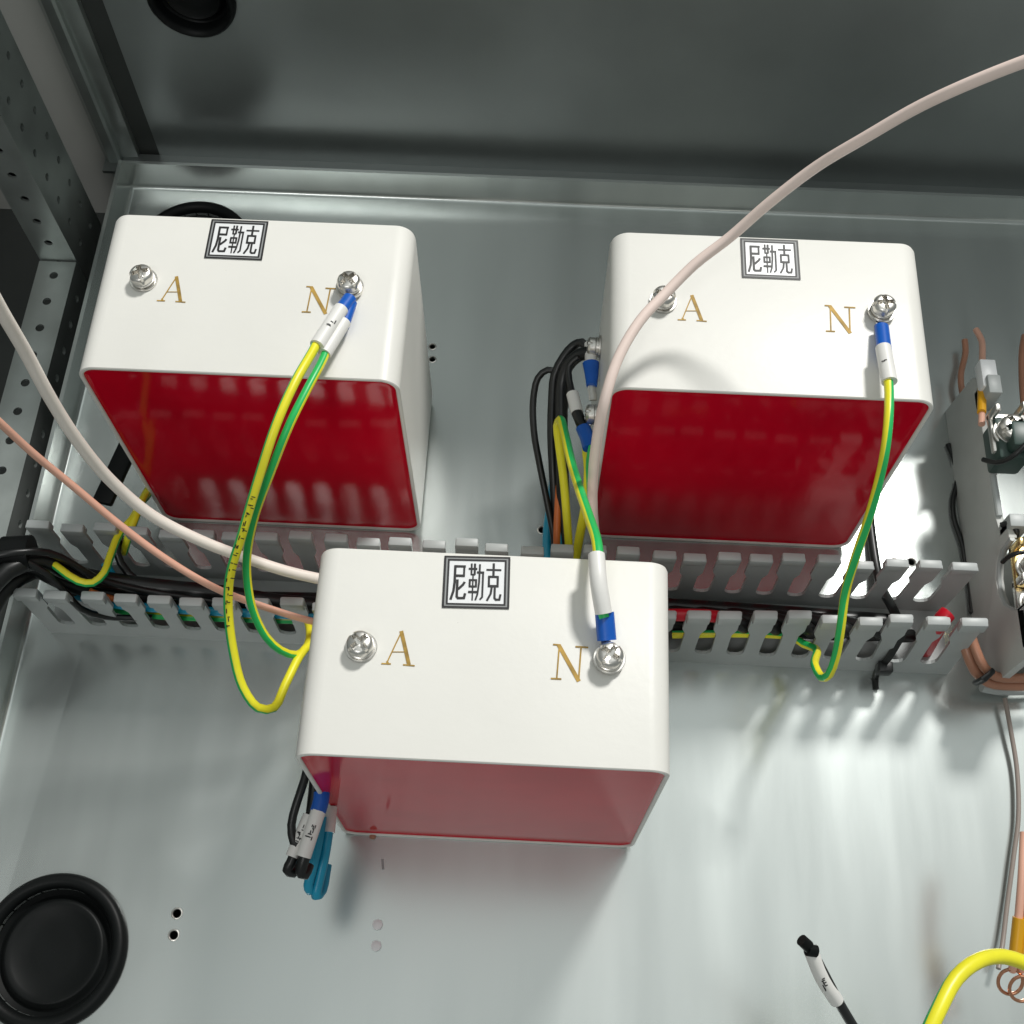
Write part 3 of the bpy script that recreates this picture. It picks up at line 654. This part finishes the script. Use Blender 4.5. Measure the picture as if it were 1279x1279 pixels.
# light rim along the front edge of the panel
def rim(pts, r=.011, name='edge_rim', m=None):
    bm = B(); tube(bm, [(XC + .012, y, z) for y, z in pts], r, 10); return link(name, bm, m or M['pvc'], car)
rim([(.52, .39), (.41, .33)], .014); rim([(.13, .335), (.04, .338), (-.04, .342)], .011)
rim([(-.165, .42), (-.175, .33), (-.20, .285), (-.25, .262), (-.31, .264), (-.36, .29), (-.41, .36), (-.43, .44)], .009)
bm = B(); prism(bm, [(XC + .10, y, z) for y, z in [(-.10, 0), (-.10, .42), (-.16, .43), (-.44, .46), (-.56, .46), (-.56, 0)]], (.02, 0, 0), .003); link('rear_panel', bm, M['pvc2'], car, angle=30)
bm = B(); box(bm, (XC, -.565, .40), (XC + .12, -.545, .47), .004); box(bm, (XC, -.435, .40), (XC + .12, -.420, .47), .004); box(bm, (XC, -.565, .40), (XC + .014, -.42, .472), .004); box(bm, (XC + .105, -.565, .40), (XC + .121, -.42, .472), .004); box(bm, (XC, -.50, .40), (XC + .12, -.485, .466), .003)
link('pocket_frame', bm, M['pvc'], car)
bm = B(); box(bm, (XC - .01, .13, .34), (XC + .10, .30, .47), .012); box(bm, (XC + .02, .15, .46), (XC + .13, .25, .53), .01); link('end_stop', bm, M['green_dark'], car)
for q in (((XC, -.13, .35), (XC + .07, -.08, .45)), ((XC, .42, .3), (XC + .05, .50, .44))):
    bm = B(); box(bm, *q, .006); link('clip', bm, M['pvc'], car)
def terminal(c, label, s=1.0, gold=False):
    c = Vector(c); t = empty('screw_terminal', c, label, 'terminal', 'metal screw terminals on the carrier')
    bm = B(); box(bm, c + Vector((-.07, -.08, -.03)) * s, c + Vector((.09, .08, .0)) * s, .008); box(bm, c + Vector((-.07, .05, -.03)) * s, c + Vector((-.05, .08, .07)) * s, .006); box(bm, c + Vector((.02, .05, -.03)) * s, c + Vector((.035, .08, .09)) * s, .004)
    link('clamp_plate', bm, M['brass'] if gold else M['nickel'], t)
    screw_head('screw', c + Vector((-.01, -.01, .01)) * s, t, rot=.5, s=1.5 * s)
    screw_head('screw', c + Vector((.12, .0, .01)) * s, t, rot=.9, s=1.5 * s)
    return t
terminal(P(1262, 540, .45), 'metal screw terminal at the top of the carrier above the black wire arc')
terminal(P(1292, 708, .42), 'brass toned screw terminal behind the curved cut-out', 1.0, True)
terminal(P(1296, 752, .40), 'metal screw terminal lowest on the carrier')
bm = B(); box(bm, (XC + .42, -.6, .0), (XC + .9, .60, .38), .01); link('carrier_body', bm, M['pvc2'], car)
o, _ = wire('black_wire', 'thin black wire curving under the top terminal at the right edge', 'wire', Q((1228, 574, .42), (1245, 578, .47), (1262, 572, .52), (1276, 560, .55), (1295, 540, .55)), .009, M['black'])
o, _ = wire('black_wire', 'short black wire curl beside the brass toned terminal', 'wire', Q((1252, 702, .45), (1262, 694, .5), (1275, 690, .52), (1295, 688, .5)), .008, M['black'])
o, _ = wire('black_wire', 'curved black wire between the carrier clip and the right frame edge', 'wire', Q((1250, 656, .40), (1262, 654, .42), (1270, 664, .42), (1268, 672, .4)), .010, M['black'])
# wires standing up beyond the carrier
o, _ = wire('terminal_wire', 'tan wire with an amber sleeve rising above the top terminal', 'wire', Q((1226, 530, .40), (1227, 490, .36), (1227, 450, .30), (1226, 425, .26), (1219, 412, .24)), .0125, M['salmon'])
bm = B(); tube(bm, Q((1226, 515, .395), (1227, 478, .35)), .0165, 16); link('amber_sleeve', bm, M['amber'], o)
wire('terminal_wire', 'dull red wire behind the carrier, left of the amber sleeve', 'wire', Q((1212, 520, .05), (1203, 495, .05), (1200, 470, .06), (1206, 440, .06), (1205, 425, .06)), .0125, M['copper'])
wire('terminal_wire', 'pinkish wire rising at the right frame edge above the terminal', 'wire', Q((1284, 540, .30), (1278, 490, .26), (1277, 440, .24), (1280, 420, .22)), .014, M['copper'])
bm = B(); box(bm, (XC - .01, .46, .36), (XC + .05, .58, .42), .006); link('white_marker', bm, M['paper'], car)
wire('black_wire', 'uneven black wire lying along the foot of the grey carrier', 'wire', Q((1184, 555, .01), (1192, 575, .012), (1196, 600, .012), (1190, 625, .01), (1192, 650, .012), (1202, 680, .012), (1206, 705, .012), (1212, 740, .012), (1214, 766, .012)), .0105, M['black'])  # black tube added for the dark line where carrier meets plate
# brown pair tied at the foot of the carrier
G_C = 'brown insulated pair at the carrier foot'
wire('brown_wire', 'outer brown wire of the tied pair bending right under the carrier', 'wire', Q((1200, 790, .22), (1208, 815, .20), (1218, 838, .17), (1234, 852, .15), (1262, 856, .14), (1310, 855, .14)), .019, M['copper'], G_C)
wire('brown_wire', 'inner brown wire of the tied pair bending right under the carrier', 'wire', Q((1211, 788, .24), (1219, 812, .23), (1229, 833, .21), (1244, 845, .19), (1268, 847, .18), (1310, 845, .18)), .017, M['copper'], G_C)
zt = empty('cable_tie', P(1230, 846, .2), 'black cable tie holding the brown pair of wires', 'cable tie')
bm = B(); tube(bm, Q((1219, 853, .17), (1229, 848, .24), (1240, 838, .24)), .014, 12, squash=.7); link('strap', bm, M['black'], zt)
wire('clear_tube', 'pale clear tube lying under the brown pair of wires', 'tube', Q((1226, 858, .06), (1245, 862, .05), (1280, 862, .05), (1320, 860, .05)), .018, M['pvc'], None)
# wires and bare rings in the lower right
wire('brown_cable', 'thin brown cable running down the right edge from the carrier to the copper rings', 'wire', Q((1255, 872, .05), (1262, 910, .04), (1270, 960, .03), (1272, 1020, .03), (1266, 1070, .03), (1258, 1130, .03), (1252, 1180, .04), (1247, 1210, .06)), .008, M['wirebrown'])  # shadow line on the plate, drawn as a grey brown tube
for k, (dx, lb) in enumerate(((0, 'left'), (11, 'right'))):
    o, _ = wire('ring_wire', lb + ' pink wire with amber sleeve and bare copper ring at the lower right', 'wire', Q((1279 + dx, 1040, .45), (1276 + dx, 1100, .45), (1271 + dx, 1160, .42), (1268 + dx, 1196, .38), (1264 + dx, 1212, .34)), .0125, M['salmon'], 'ring ended pink wires')
    bm = B(); tube(bm, Q((1273 + dx, 1146, .43), (1268 + dx, 1194, .385)), .019, 16); link('amber_sleeve', bm, M['amber'], o)
    c = P(1262 + dx * 1.3, 1226 + dx * .8, .33); bm = B()
    tube(bm, [c + Vector((math.cos(a) * .037, math.sin(a) * .034, math.sin(a) * .02)) for a in [R(100) + i * R(33) for i in range(12)]], .0055, 10, step=.006); link('copper_ring', bm, M['bare'], o)
